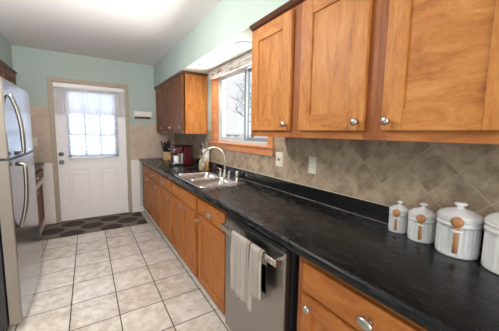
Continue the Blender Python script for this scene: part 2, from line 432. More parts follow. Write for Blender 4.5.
B(gx0, gx1, YS+.019, YS+.023, gz0, gz1).build('pane', GLASS, dr)
def knobset(z, dead):
    m = MB().lathe([(0, 0), (.032, 0), (.032, .006), (.027, .012), (.02, .014)], (-1.648, YS, z), '-y')
    if dead: m.lathe([(0, .012), (.018, .012), (.018, .022), (.0, .024)], (-1.648, YS, z), '-y').box(-1.652, -1.644, YS-.038, YS-.02, z-.015, z+.015, bev=.002)
    else: m.lathe([(.011, .01), (.011, .03), (.02, .036), (.028, .048), (.028, .06), (.02, .068), (0, .07)], (-1.648, YS, z), '-y')
    return m
knobset(1.02, True).build('deadbolt', BRASS, dr); knobset(.90, False).build('door_knob', BRASS, dr)
for z in (.25, 1.05, 1.82):
    MB().lathe([(0, 0), (.006, 0), (.006, .09), (0, .09)], (sx1+.004, YS-.004, z-.045)).build('hinge', BRASS, dr)
B(DX0+.018, DX1-.018, D-.004, D+.09, 0, .011).build('threshold', simple('bronze_threshold', srgb(120, 104, 84), .4, .6), dr)

# door blind
bl = thing('window_blind', 'white slatted blind hanging over the window of the entry door', 'blind', (-1.23, YS-.03, 0))
bx0, bx1 = -1.565, -.895
B(bx0, bx1, YS-.046, YS-.014, 1.915, 1.945, bev=.003).build('head_rail', VINYL, bl)
m = MB()
z = 1.90
while z > .975:
    t = bmesh.new(); bmesh.ops.create_cube(t, size=1)
    for v in t.verts: v.co = Vector((v.co.x*(bx1-bx0-.01), v.co.y*.034, v.co.z*.001))
    m.merge(t, 0, Matrix.Translation(((bx0+bx1)/2, YS-.03, z)) @ Matrix.Rotation(math.radians(22), 4, 'X')); z -= .036
m.build('slats', BLIND, bl)
B(bx0, bx1, YS-.042, YS-.018, .945, .965, bev=.003).build('bottom_rail', VINYL, bl)
for x in (bx0+.09, bx1-.09): B(x-.0015, x+.0015, YS-.031, YS-.029, .96, 1.92).build('ladder_cord', VINYL, bl)
# valance curtain
va = thing('valance_curtain', 'sheer white gathered valance across the top of the entry door', 'curtain', (-1.23, D-.04, 0))
def cloth(x0, x1, zt, zb, y, amp, waves, nx=160, nz=14, seed=1):
    t = bmesh.new(); r = random.Random(seed); ph = [r.uniform(0, 6) for _ in range(6)]
    rows = []
    for j in range(nz+1):
        row = []
        for i in range(nx+1):
            u = i/nx; v = j/nz
            zz = zt+(zb-zt)*v + (.006*math.sin(u*31+ph[0]) if j == nz else 0)
            yy = y + amp*(.4+.6*v)*(math.sin(u*waves*2*PI+ph[1]+.8*math.sin(u*9+ph[2])) + .5*math.sin(u*waves*3.7+ph[3]+v*1.5))
            row.append(t.verts.new((x0+(x1-x0)*u, yy, zz)))
        rows.append(row)
    for j in range(nz):
        for i in range(nx): t.faces.new((rows[j][i], rows[j][i+1], rows[j+1][i+1], rows[j+1][i]))
    return t
m = MB(); m.merge(cloth(-1.69, -.80, 1.985, 1.605, D-.045, .006, 17), smooth=True)
m.build('fabric', SHEER, va)
m = MB(); m.merge(cloth(-1.69, -.80, 1.647, 1.60, D-.058, .006, 17, nz=3), smooth=True)
m.build('ruffle', SHEER, va)
MB().tube([(-1.70, D-.045, 1.965), (-.79, D-.045, 1.965)], .006).tube([(-1.70, D-.045, 1.965), (-1.70, D-.022, 1.965)], .005).tube([(-.79, D-.045, 1.965), (-.79, D-.022, 1.965)], .005).build('curtain_rod', VINYL, va)

# ------------------------------------------------------------------ window
wi = sroot('window_1', (0, 2.345, WZ0))
m = MB()
m.box(-.02, .0, WY1-.003, 2.985, WZ0-.075, WZ1+.04, bev=.003); m.box(-.02, .0, 1.715, WY0+.003, WZ0-.075, WZ1+.04, bev=.003)
m.box(-.02, .0, WY0, WY1, WZ1-.02, WZ1+.04, bev=.003)
m.box(-.02, .0, WY0, WY1, WZ0-.075, WZ0, bev=.003)
m.box(-.035, .06, 1.70, 3.0, WZ0-.012, WZ0+.008, bev=.004)
m.box(0, .06, WY1-.018, WY1, WZ0, WZ1); m.box(0, .06, WY0, WY0+.018, WZ0, WZ1); m.box(0, .06, WY0, WY1, WZ1-.018, WZ1)
m.build('window_casing', TRIMW, wi)
def sashframe(y0, y1, z0, z1, x0, x1, t_):
    m = MB(); m.box(x0, x1, y0, y0+t_, z0, z1, bev=.003); m.box(x0, x1, y1-t_, y1, z0, z1, bev=.003)
    m.box(x0, x1, y0+t_, y1-t_, z0, z0+t_, bev=.003); m.box(x0, x1, y0+t_, y1-t_, z1-t_, z1, bev=.003); return m
a0, a1, b0, b1 = WY0+.018, WY1-.018, WZ0+.008, WZ1-.018
sashframe(a0, a1, b0, b1, .03, .11, .03).build('window_frame', WVINYL, wi)
s1 = sashframe(2.27, a1-.03, b0+.03, b1-.03, .045, .07, .032).build('sash', WVINYL, wi)
B(.056, .06, 2.305, a1-.065, b0+.065, b1-.065).build('pane', GLASS, s1)
s2 = sashframe(a0+.03, 2.315, b0+.03, b1-.03, .075, .10, .035).build('sash', SASHG, wi)
B(.038, .046, 2.262, 2.285, b0+.03, b1-.03).build('weather_strip', SASHG, wi)
B(.086, .09, a0+.065, 2.28, b0+.065, b1-.065).build('pane', GLASS, s2)
# folded shade
sh = thing('roman_shade', 'striped fabric shade folded up tight above the sink window', 'shade', (-.03, 2.34, 1.99))
m = MB()
for k, (x, z) in enumerate(((-.034, 2.042), (-.042, 2.028), (-.036, 2.014))):
    m.box(x-.012, -.022, 1.735, 2.965, z-.011, z+.011, bev=.006)
m.build('folds', SHADE, sh)
B(-.055, -.002, 1.73, 2.97, 2.05, 2.10, bev=.004).build('head_rail', SHADE, sh)

# soffit lights
for i, (x, y) in enumerate(((-.185, 2.745), (-.19, 1.92))):
    t = thing('recessed_light', ('round flush light under the soffit nearer the far cabinets', 'round flush light under the soffit beside the nearest tall cabinet')[i], 'light', (x, y, SB), 'soffit lights above the sink')
    MB().lathe([(.055, 0), (.075, 0), (.078, -.006), (.062, -.010), (.055, -.006)], (x, y, SB)).build('ring', VINYL, t)
    MB().lathe([(0, -.004), (.056, -.004), (.056, -.001), (0, -.001)], (x, y, SB)).build('lens', LAMPM, t)
    l = bpy.data.lights.new('recessed_bulb', 'SPOT'); l.energy = 7; l.color = (1, .84, .62); l.shadow_soft_size = .04
    l.spot_size = math.radians(140); l.spot_blend = .7
    lo = bpy.data.objects.new('recessed_bulb', l); COL.objects.link(lo); lo.parent = t; lo.location = (0, 0, -.02)

# ------------------------------------------------------------------ cabinets
def knob(cx, y, z, parent, face, big=1.0, sgn=-1):
    ax = '-x' if sgn < 0 else 'x'
    mb = MB().lathe([(.0, 0), (.009, 0), (.006, .004), (.006, .014), (.0155, .020), (.0165, .025), (.012, .030), (0, .032)][0:],
                      (face, y, z), ax, 20)
    if big != 1: mb.bm.transform(Matrix.Translation((face, y, z)) @ Matrix.Diagonal((1.1, big, 1.15, 1)) @ Matrix.Translation((-face, -y, -z)))
    return mb.build('knob', CHROME, parent)
def shaker(y0, y1, z0, z1, face, parent, mats, name='door', sgn=-1, st=.058, rl=.07, th=.02):
    """face: x of the front; sgn -1: faces -x"""
    b = face - sgn*th
    m = MB()
    m.box(face, b, y0, y0+st, z0, z1, 0, .0025); m.box(face, b, y1-st, y1, z0, z1, 0, .0025)
    m.box(face, b, y0+st+.0003, y1-st-.0003, z0, z0+rl, 1, .0018); m.box(face, b, y0+st+.0003, y1-st-.0003, z1-rl, z1, 1, .0018)
    m.box(face-sgn*.009, b, y0+st-.004, y1-st+.004, z0+rl-.004, z1-rl+.004, 2 if len(mats) > 2 else 0)
    return m.build(name, mats, parent)
def slabfront(y0, y1, z0, z1, face, parent, mats, name='drawer', sgn=-1, th=.02):
    return MB().box(face, face-sgn*th, y0, y1, z0, z1, 0, .004).build(name, mats, parent)

def upper(name, label, y0, y1, z0, z1, doors, dz, face, back, mats, fmats, group=None, sgn=-1, knobs=None, crown=True, cat='cabinet'):
    t = thing(name, label, cat, ((face+back)/2, (y0+y1)/2, z0), group)
    m = MB(); f = face-sgn*.02
    m.box(f, back, y0, y0+.018, z0, z1, 0); m.box(f, back, y1-.018, y1, z0, z1, 0)
    m.box(f-sgn*.0, back, y0+.018, y1-.018, z0+.02, z0+.036, 0); m.box(f, back, y0+.018, y1-.018, z1-.018, z1, 0)
    m.box(back+sgn*.006, back, y0+.018, y1-.018, z0+.03, z1, 0)
    m.build('cabinet_body', fmats, t)
    m = MB(); e = [y0]
    f2 = f-sgn*.018 
    yy = [y0] + [v for d in doors for v in d] + [y1]
    for i in range(0, len(yy), 2):
        a, b = yy[i], yy[i+1]
        a2 = a if i == 0 else a-.012; b2 = b if i == len(yy)-2 else b+.012
        m.box(f+sgn*.0008, f2, a2, b2, z0, z1, 0, .001)
    m.box(f+sgn*.0004, f2, y0+.01, y1-.01, z0, dz[0]+.012, 1, .001); m.box(f+sgn*.0004, f2, y0+.01, y1-.01, dz[1]-.012, z1, 1, .001)
    m.build('face_frame', fmats, t)
    for i, (a, b) in enumerate(doors):
        d = shaker(a, b, dz[0], dz[1], face+sgn*.002, t, mats, sgn=sgn, rl=.082, st=.078)
        if knobs: knob(0, knobs[i], dz[0]+.036, d, face+sgn*.002, sgn=sgn)
    if crown:
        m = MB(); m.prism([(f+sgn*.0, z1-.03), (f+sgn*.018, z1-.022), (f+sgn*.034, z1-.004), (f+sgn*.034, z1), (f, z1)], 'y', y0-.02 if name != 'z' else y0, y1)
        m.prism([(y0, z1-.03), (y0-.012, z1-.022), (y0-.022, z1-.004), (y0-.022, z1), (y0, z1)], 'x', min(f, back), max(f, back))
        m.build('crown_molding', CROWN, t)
    return t
UF = -.332  # upper door front
UT = SB-.001
upper('wall_cabinet', 'honey wood two-door wall cabinet next to the sink window', .6305, 1.585, 1.352, UT, [(.672, 1.068), (1.150, 1.562)], (1.392, 2.062), UF, -.009, [WV, WH, WV], [FV, FH], 'wall cabinets on the window side', knobs=[.70, 1.178])
upper('wall_cabinet', 'honey wood wall cabinet above the white canisters, cut by right picture edge', -.32, .630, 1.352, UT, [(-.28, .118), (.198, .590)], (1.392, 2.062), UF, -.009, [WV, WH, WH], [FV, FH], 'wall cabinets on the window side', knobs=[.09, .562])
upper('wall_cabinet', 'three-door wall cabinet with shade-browned doors in the far corner by the entry door', 3.14, 4.648, 1.352, UT, [(3.165, 3.575), (3.625, 4.045), (4.10, 4.50)], (1.388, 2.068), UF, -.009, [DV, DH, DV], [WV, DH], 'wall cabinets on the window side', knobs=[3.20, 3.66, 4.14])

def base(name, label, y0, y1, face, back, drawers, doors, zt, mats, group, sgn=-1, zb=.10, toe=.075, zd=(.715, .835), zdoor=(.125, .695), fm=None):
    """drawers: (y0,y1,knob_y or None); doors: (y0,y1,knob_y)"""
    t = thing(name, label, 'cabinet', ((face+back)/2, (y0+y1)/2, 0), group)
    f = face-sgn*.02; m = MB(); fm = fm or ([FV, FH] if sgn < 0 else mats)
    m.box(f-sgn*.018, back, y0, y0+.016, zb, zt); m.box(f-sgn*.018, back, y1-.016, y1, zb, zt)
    m.box(f-sgn*.018, back, y0+.016, y1-.016, zb, zb+.016); m.box(back+sgn*.006, back, y0+.016, y1-.016, zb+.016, zt)
    m.build('cabinet_body', fm, t)
    m = MB(); m.box(f-sgn*toe, f-sgn*(toe+.016), y0, y1, 0, zb)
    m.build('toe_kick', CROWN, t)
    m = MB()
    for a, b in ((y0, y0+.035), (y1-.035, y1)): m.box(f, f-sgn*.018, a, b, zb, zt, 0, .001)
    for a, b in ((zb, zb+.035), (zdoor[1]-.015, zd[0]+.015), (zd[1]-.012, zt)): m.box(f-sgn*.0004, f-sgn*.018, y0+.03, y1-.03, a, b, 1, .001)
    m.build('face_frame', fm, t)
    for a, b, k in drawers:
        d = slabfront(a, b, zd[0], zd[1], face, t, mats[1])
        if k is not None: knob(0, k, (zd[0]+zd[1])/2, d, face, 1.75, sgn=sgn)
    for a, b, k in doors:
        d = shaker(a, b, zdoor[0], zdoor[1], face, t, mats, sgn=sgn, rl=.062, st=.055)
        if k is not None: knob(0, k, zdoor[1]-.035, d, face, sgn=sgn)
    return t
BF = -.582; G = 'base cabinets under the long counter'
ZT = .873
base('base_cabinet', 'orange wood base cabinet to the right of the dishwasher', .12, .782, BF, -.01, [(.150, .738, .435)], [(.150, .738, .690)], ZT, [BV, BH], G, zd=(.72, .838), zdoor=(.125, .70))
base('base_cabinet', 'orange wood base cabinet below the canister end of the counter', -.6, .118, BF, -.01, [(-.57, .085, -.24)], [(-.57, .085, .05)], ZT, [BV, BH], G, zd=(.72, .838), zdoor=(.125, .70))
base('base_cabinet', 'orange wood base cabinet between the dishwasher and the sink cabinet', 1.437, 1.995, BF, -.01, [(1.475, 1.972, 1.69)], [(1.475, 1.972, 1.94)], ZT, [BV, BH], G)
base('base_cabinet', 'double-door orange wood cabinet below the sink', 1.997, 2.745, BF, -.01, [(2.025, 2.722, None)], [(2.025, 2.368, 2.34), (2.378, 2.722, 2.406)], ZT, [BV, BH], G)
base('base_cabinet', 'orange wood base cabinet just beyond the sink cabinet', 2.747, 3.345, BF, -.01, [(2.78, 3.315, 3.05)], [(2.78, 3.315, 2.82)], ZT, [BV, BH], G)
base('base_cabinet', 'brownish base cabinet second from the entry door wall', 3.347, 3.945, BF, -.01, [(3.38, 3.915, 3.65)], [(3.38, 3.915, 3.42)], ZT, [BV, BH], G)
base('base_cabinet', 'narrow-looking last base cabinet against the entry door wall', 3.947, 4.64, BF, -.01, [(3.98, 4.505, 4.24)], [(3.98, 4.505, 4.02)], ZT, [BV, BH], G)

# ------------------------------------------------------------------ worktop with a cut-out for the sink
SX0, SX1, SY0, SY1 = -.553, -.095, 1.985, 2.755
def worktop_bm(x0, x1, y0, y1, z0, z1, front_sgn, hole=None):
    m = MB(); e = x0 if front_sgn < 0 else x1
    r = .018
    def strip(a, b, ya, yb, rounded):
        if rounded:
            poly = []
            for k in range(7):
                an = PI/2*k/6; poly.append((a+r-r*math.sin(an) if False else a+r-r*math.cos(PI/2-an), z1-r+r*math.sin(PI/2-an)))
            # top edge then down
            poly = [(b, z1)] + [(a+r-r*math.sin(q), z1-r+r*math.cos(q)) for q in [PI/2*k/6 for k in range(7)]] + [(a+r*.4-r*.4*math.sin(PI/2+q), z0+r*.4-r*.4*math.sin(q)) for q in [PI/2*k/3 for k in range(4)]] + [(b, z0)]
            m.prism(poly, 'y', ya, yb)
        else: m.box(a, b, ya, yb, z0, z1)
    if front_sgn < 0:
        if hole:
            hx0, hx1, hy0, hy1 = hole
            strip(x0, hx0, y0, y1, True); m.box(hx1, x1, y0, y1, z0, z1)
            m.box(hx0, hx1, y0, hy0, z0, z1); m.box(hx0, hx1, hy1, y1, z0, z1)
        else: strip(x0, x1, y0, y1, True)
    for f in m.bm.faces: f.smooth = False
    return m
m = worktop_bm(-.608, -.010, -.62, D-.010, .875, CT, -1, (SX0+.012, SX1-.012, SY0+.012, SY1-.012))
wt = thing('worktop', 'long black laminate worktop running from the door wall past the sink', 'worktop', (-.31, 2.0, .875))
m.build('slab', COUNTER, wt)
m = MB(); m.prism([(-.009, CT), (-.026, CT), (-.024, 1.0), (-.020, 1.004), (-.009, 1.004)], 'y', -.62, D-.010)
m.build('upstand', simple('black_upstand', (.008, .008, .009, 1), .16), wt)
B(-.014, -.0085, -.62, D-.012, 1.0045, 1.0075).build('caulk_line', simple('caulk', srgb(214, 206, 190), .6), wt)
B(-.0285, -.0262, -.62, D-.012, CT+.0002, CT+.0022).build('caulk_line', simple('caulk_low', srgb(170, 168, 162), .5), wt)
# left worktop
lt = thing('worktop', 'short dark worktop on the left beyond the refrigerator', 'worktop', (-2.1, 3.9, .875))
B(LW+.002, -1.845, 3.14, D-.010, .875, CT, bev=.008).build('slab', COUNTER, lt)
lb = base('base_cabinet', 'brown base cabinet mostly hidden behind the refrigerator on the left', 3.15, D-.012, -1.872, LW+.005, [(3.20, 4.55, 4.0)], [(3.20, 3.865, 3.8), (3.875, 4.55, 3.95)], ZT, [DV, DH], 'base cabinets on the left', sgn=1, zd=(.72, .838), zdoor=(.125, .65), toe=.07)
B(-1.92, -1.845, 3.25, 4.45, .662, .682, bev=.003).build('pullout_board', WHITEP, lb, 'white pull-out board edge')
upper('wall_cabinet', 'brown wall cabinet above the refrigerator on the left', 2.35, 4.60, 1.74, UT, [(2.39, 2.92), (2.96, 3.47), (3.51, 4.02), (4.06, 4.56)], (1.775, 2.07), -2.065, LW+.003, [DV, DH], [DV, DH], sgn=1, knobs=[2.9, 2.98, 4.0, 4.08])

# ------------------------------------------------------------------ sink
sk = thing('kitchen_sink', 'double-bowl stainless steel drop-in sink below the window', 'sink', (-.31, 2.355, CT))
def bowl_sink():
    m = MB(); t = bmesh.new()
    X0, X1, Y0, Y1 = SX0, SX1, SY0, SY1; zt = CT+.006
    def rr(x0, x1, y0, y1, r, z, n=5):
        vs = []
        for cx_, cy_, a0 in ((x1-r, y1-r, 0), (x0+r, y1-r, PI/2), (x0+r, y0+r, PI), (x1-r, y0+r, 1.5*PI)):
            for k in range(n+1):
                a = a0+PI/2*k/n; vs.append((cx_+r*math.cos(a), cy_+r*math.sin(a), z))
        return vs
    outer = rr(X0, X1, Y0, Y1, .055, zt); 
    o0 = [t.verts.new(v) for v in rr(X0-.004, X1+.004, Y0-.004, Y1+.004, .057, CT+.0005)]
    o1 = [t.verts.new(v) for v in outer]; n = len(o1)
    for k in range(n): t.faces.new((o0[k], o0[(k+1) % n], o1[(k+1) % n], o1[k]))
    edges = [t.edges.get((o1[k], o1[(k+1) % n])) for k in range(n)]
    bowls = ((X0+.022, X1-.075, Y0+.022, 2.352), (X0+.022, X1-.075, 2.374, Y1-.022))
    for bx in bowls:
        x0, x1, y0, y1 = bx; rows = []
        for ins, z, r in ((0, zt, .05), (.004, zt-.004, .048), (.008, zt-.09, .046), (.014, zt-.155, .05), (.035, zt-.175, .04)):
            rows.append([t.verts.new(v) for v in rr(x0+ins, x1-ins, y0+ins, y1-ins, r, z)])
        for r0, r1 in zip(rows, rows[1:]):
            for k in range(n): f = t.faces.new((r0[k], r0[(k+1) % n], r1[(k+1) % n], r1[k])); f.smooth = True
        t.faces.new(rows[-1])
        edges += [t.edges.get((rows[0][k], rows[0][(k+1) % n])) for k in range(n)]
    bmesh.ops.triangle_fill(t, use_beauty=True, use_dissolve=False, edges=edges)
    bmesh.ops.recalc_face_normals(t, faces=t.faces)
    m.merge(t); return m
bowl_sink().build('basin', STEELS, sk)
for y in (2.18, 2.54): MB().lathe([(0, .003), (.03, .003), (.042, .001), (.042, 0), (0, 0)], (-.33, y, CT-.1685)).build('drain', CHROME, sk)
# faucet
fc = thing('faucet', 'tall gooseneck brushed faucet behind the sink', 'faucet', (-.115, 2.42, CT+.006))
ZS = CT+.006
FX, FY = -.115, 2.415
MB().lathe([(0, 0), (.026, 0), (.026, .008), (.019, .02), (.015, .06), (.013, .07), (0, .07)], (FX, FY, ZS)).build('faucet_base', CHROME, fc)
pts = [(FX, FY, ZS+.06), (FX, FY, ZS+.165)]
R_ = .118; dx, dy = -.80, .60
for k in range(1, 15):
    a = PI*k/14*1.06; pts.append((FX+dx*R_*(1-math.cos(a)), FY+dy*R_*(1-math.cos(a)), ZS+.165+R_*1.12*math.sin(a)))
p = pts[-1]; pts.append((p[0]+.002, p[1], p[2]-.03))
MB().tube(pts, .0105, 14).build('spout', CHROME, fc)
MB().tube([(p[0], p[1], p[2]-.02), (p[0]+.002, p[1], p[2]-.055)], .0135, 14).build('spray_tip', CHROME, fc)
for q in (-.10, .10):
    h = MB().lathe([(0, 0), (.022, 0), (.022, .006), (.015, .016), (.012, .045), (.014, .056), (.008, .064), (0, .065)], (FX, FY+q, ZS))
    h.tube([(FX, FY+q, ZS+.055), (FX-.012, FY+q*1.25, ZS+.066), (FX-.02, FY+q*1.6, ZS+.07)], [.007, .006, .005])
    h.build('handle', CHROME, fc)
sp = thing('side_sprayer', 'short metal sprayer at the near end of the sink ledge', 'sprayer', (-.125, 2.13, ZS))
MB().lathe([(0, 0), (.024, 0), (.024, .006), (.015, .014), (.0135, .03), (0, .03)], (-.125, 2.13, ZS)).build('sprayer_base', CHROME, sp)
MB().lathe([(0, .03), (.014, .03), (.017, .06), (.019, .078), (.014, .088), (0, .09)], (-.125, 2.13, ZS)).build('sprayer_head', CHROME, sp)

# ------------------------------------------------------------------ dishwasher
dw = thing('dishwasher', 'stainless steel dishwasher with a bar handle under the counter', 'dishwasher', (-.3, 1.13, 0))
y0, y1 = .835, 1.430
B(-.555, -.03, y0+.005, y1-.005, .09, .862).build('tub_body', DGREY, dw)
m = B(-.597, -.557, y0, y1, .105, .838, bev=.006); m.build('door', STEELD, dw)
B(-.592, -.557, y0+.002, y1-.002, .840, .860, bev=.003).build('control_panel', BLACK, dw)
B(-.53, -.515, y0, y1, 0, .088).build('toe_panel', BLACK, dw)
m = B(-.646, -.634, y0+.012, y1-.03, .782, .812, bev=.004)
m.box(-.640, -.596, y0+.012, y0+.034, .784, .810, bev=.003); m.box(-.640, -.596, y1-.052, y1-.03, .784, .810, bev=.003)
m.build('handle', STEELS, dw)
# towel over the handle
tw = thing('dish_towel', 'cream dish towel with dark red stripes hung over the dishwasher handle', 'towel', (-.64, 1.12, .60))
def towel(y0, y1, zf, zbk, xo, mbname, seed, su):
    bm = bmesh.new(); uvl = bm.loops.layers.uv.new('UVMap'); r = random.Random(seed)
    ph = r.uniform(0, 6)
    nu = 28; path = []
    hb = .817+xo*.5
    for k in range(5): path.append((-.6275+xo*.1, zbk+(.79-zbk)*k/4, 0))
    path = path[:-1]
    for k in range(9):
        a = PI*k/8; path.append((-.640+(.0125)*math.cos(a) - xo*math.sin(a)*.3 - (xo if k > 4 else 0)*(k-4)/4, .800+(.016+xo*.5)*max(0, math.sin(a))+ .004, 0))
    n = 16
    for k in range(1, n+1): path.append((-.6525-xo, .80+(zf-.80)*k/n, k/n))
    V = []
    for j, (x, z, w_) in enumerate(path):
        row = []
        for i in range(nu+1):
            u = i/nu; sh_ = .05*w_
            y = y1-(y1-y0)*u*(1-.10*w_) - .015*w_
            wob = (.007*math.sin(u*11+ph)+.004*math.sin(u*23+ph*2))*min(1, w_*2.5)
            row.append(bm.verts.new((x-abs(wob)*1.1-.002*w_, y, z - .02*w_*(u-.3)*su)))
        V.append(row)
    for j in range(len(V)-1):
        for i in range(nu):
            f = bm.faces.new((V[j][i], V[j+1][i], V[j+1][i+1], V[j][i+1])); f.smooth = True
            for l, (ii, jj) in zip(f.loops, ((i, j), (i, j+1), (i+1, j+1), (i+1, j))): l[uvl].uv = (ii/nu, jj/len(V))
    g = bmesh.ops.solidify(bm, geom=bm.faces[:], thickness=.0022)
    m = MB(); me = bpy.data.meshes.new('t'); bm.to_mesh(me); bm.free(); m.bm.from_mesh(me)
    return m.build(mbname, TOWEL, tw)
towel(1.005, 1.245, .475, .62, .0, 'front_fold', 3, .6)
towel(.935, 1.02, .575, .60, .006, 'side_fold', 8, -1)

# ------------------------------------------------------------------ refrigerator
fr = thing('refrigerator', 'tall stainless steel top-freezer refrigerator at the left edge', 'refrigerator', (-2.08, 2.66, 0))
SIDEREFL = simple('door_side_reflected_beige', srgb(142, 132, 124), .35, .3)  # beige reflection of the room behind is put into the side colour
FXF = -1.735; ya, yb = 2.22, 3.11
B(LW+.02, FXF-.085, ya+.004, yb-.004, .04, 1.668, bev=.006).build('body', DGREY, fr)
B(LW+.05, FXF-.10, ya+.02, yb-.02, 0, .06).build('base_grille', BLACK, fr)
def fdoor(z0, z1):
    t = bmesh.new(); 
    # slightly bowed front
    n = 12; lo = []; hi = []
    poly = [(FXF-.075, ya), (FXF-.012, ya)]
    for k in range(n+1):
        u = k/n; poly.append((FXF-.008+.010*math.sin(PI*u), ya+.006+(yb-ya-.012)*u))
    poly += [(FXF-.012, yb), (FXF-.075, yb)]
    q = MB().prism(poly, 'z', z0, z1, bev=.003); q.bm.normal_update()
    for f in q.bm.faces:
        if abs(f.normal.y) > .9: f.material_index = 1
    return q
d1 = fdoor(1.185, 1.690).build('freezer_door', [STEEL, SIDEREFL], fr)
d2 = fdoor(.055, 1.168).build('fridge_door', [STEEL, SIDEREFL], fr)
B(FXF-.082, FXF-.03, ya+.01, yb-.01, 1.166, 1.187).build('door_gasket', BLACK, fr)
def arc(zs, y):
    pts = []
    za, zb_, h, flip = zs
    for k in range(19):
        u = k/18
        b_ = math.sin(PI*min(1, u*1.15)/2)**.8 if u < .87 else 1
        b_ = (1-(1-u)**3.2)
        pts.append((FXF+.004+h*b_, y, za+(zb_-za)*u))
    return pts + [(FXF+.006, y, zb_+(0.004 if zb_ > za else -.004))]
HY = ya+.085
MB().tube(arc((1.60, 1.215, .05, 0), HY), .016, 12, flat=.8).build('handle', STEELD, d1)
MB().tube(arc((.70, 1.135, .05, 0), HY), .016, 12, flat=.8).build('handle', STEELD, d2)
B(FXF-.07, FXF-.02, yb-.09, yb-.02, 1.691, 1.705, bev=.004).build('hinge_cover', DGREY, fr)

# ------------------------------------------------------------------ canisters
def canister(label, cx_, cy_, r, h, top, ang, slabel, sgrp='wooden spoons on the canisters'):
    t = thing('canister', label, 'canister', (cx_, cy_, CT), 'white ribbed canisters along the backsplash')
    c = (cx_, cy_, CT+.0005)
    prof = [(0, 0), (r*.95, 0), (r*.99, .003), (r, .008)] + [(r*(1+.0*k), .008+(h*.80-.008)*k/8) for k in range(1, 9)] + [(r*1.035, h*.81), (r*1.035, h*.86), (r*1.005, h*.87), (r*1.005, h*.93), (r*1.045, h*.95), (r*1.045, h), (r*.9, h)]
    MB().lathe(prof, c, seg=192, rib=r*.05, nrib=24, zr=(.01, h*.8)).build('jar_body', CERAM, t)
    kt = top-h
    lid = MB().lathe([(0, h+.0005), (r*1.03, h+.0005), (r*1.05, h+.004), (r*1.03, h+.008), (r*.9, h+kt*.28), (r*.62, h+kt*.46), (r*.28, h+kt*.56), (r*.17, h+kt*.6), (r*.15, h+kt*.72), (r*.30, h+kt*.82), (r*.32, h+kt*.92), (r*.18, h+kt), (0, h+kt)], c, seg=48).build('lid', CERAM, t)
    # holder loop towards the viewer
    u = Vector((math.cos(ang), math.sin(ang), 0)); s = Vector((-u.y, u.x, 0))
    C0 = Vector(c); hz = h*.73; sw = .0125+r*.10
    prot = .012+r*.12
    pts = []
    for k in range(13):
        a = PI*k/12; pts.append(C0 + u*(r*.97+prot*math.sin(a)) + s*(sw*math.cos(a)) + Vector((0, 0, hz)))
    MB().tube(pts, .0022+r*.035, 8, side=Vector((0, 0, 1)), flat=.6).build('spoon_holder', CERAM, t)
    # spoon
    so = u*(r+prot*.42)
    spn = thing('wooden_spoon', slabel, 'spoon', C0+so+Vector((0, 0, h*.2)), sgrp)
    b0 = C0+so; br = .012+r*.12
    MB().tube([b0+Vector((0, 0, h*.16)), b0+Vector((0, 0, h*.5)), b0+Vector((0, 0, h*.87))], [.0035+r*.075, .003+r*.07, .003+r*.06], 10, flat=1.0, side=u).build('handle', SPOON, spn)
    Mx = Matrix.Rotation(ang, 4, 'Z')
    MB().ball(b0+Vector((0, 0, h*.86+br*.75))+u*.003, br*.62, br, br*1.02, M=Mx).build('bowl', SPOON, spn)
    return t
A0 = math.atan2(-.5, -1.25)
canister('smallest white ribbed ceramic canister, farthest left of the four', -.072, .624, .0415, .103, .148, A0-.12, 'wooden spoon on the smallest canister')
canister('second smallest white ribbed canister, between the smallest and the big middle one', -.084, .516, .053, .112, .166, A0-.05, 'wooden spoon on the second smallest canister')
canister('large white ribbed canister shown whole, third along the row', -.102, .378, .0705, .148, .204, A0-.14, 'wooden spoon on the large canister shown whole')
canister('large white ribbed canister cut off by the right picture edge', -.110, .218, .078, .165, .236, A0+.05, 'wooden spoon at the right picture edge')

# ------------------------------------------------------------------ wall plates
def plate(label, y, z, kind):
    t = thing('wall_plate', label, 'outlet' if kind == 'o' else 'switch', (-.012, y, z))
    B(-.0135, -.0085, y-.036 if kind == 'o' else y-.045, y+.036 if kind == 'o' else y+.045, z-.058, z+.058, bev=.002).build('cover_plate', IVORY, t)
    if kind == 'o':
        m = B(-.0155, -.013, y-.017, y+.017, z-.034, z+.034, bev=.001); m.build('receptacle', simple('outlet_white', srgb(236, 234, 228), .3), t)
        for q in (-.02, .018):
            for e in (-.007, .007): B(-.0159, -.0153, y+e-.001, y+e+.001, z+q-.004, z+q+.006).build('slot', BLACK, t)
    else:
        B(-.0225, -.013, y-.005, y+.005, z-.012, z+.006, bev=.002).build('toggle', simple('toggle_brown', srgb(120, 100, 80), .4), t)
plate('ivory light switch plate just right of the sink window', 1.632, 1.165, 's')
plate('white double outlet on the tile backsplash right of the light switch', 1.263, 1.158, 'o')
t = thing('wall_plate', 'dark and white outlet plate between coffee maker and paper towels', 'outlet', (-.012, 3.30, 1.16))
B(-.0135, -.0085, 3.262, 3.338, 1.10, 1.22, bev=.002).build('cover_plate', IVORY, t)
B(-.040, -.013, 3.283, 3.317, 1.165, 1.205, bev=.004).build('plug', BLACK, t)
t = thing('wall_plate', 'pale light switch plate on the peach tile left of the entry door', 'switch', (-1.94, D-.012, 1.2))
B(-1.975, -1.905, D-.0135, D-.0085, 1.14, 1.26, bev=.002).build('cover_plate', IVORY, t)
B(-1.945, -1.935, D-.021, D-.013, 1.19, 1.21, bev=.002).build('toggle', IVORY, t)

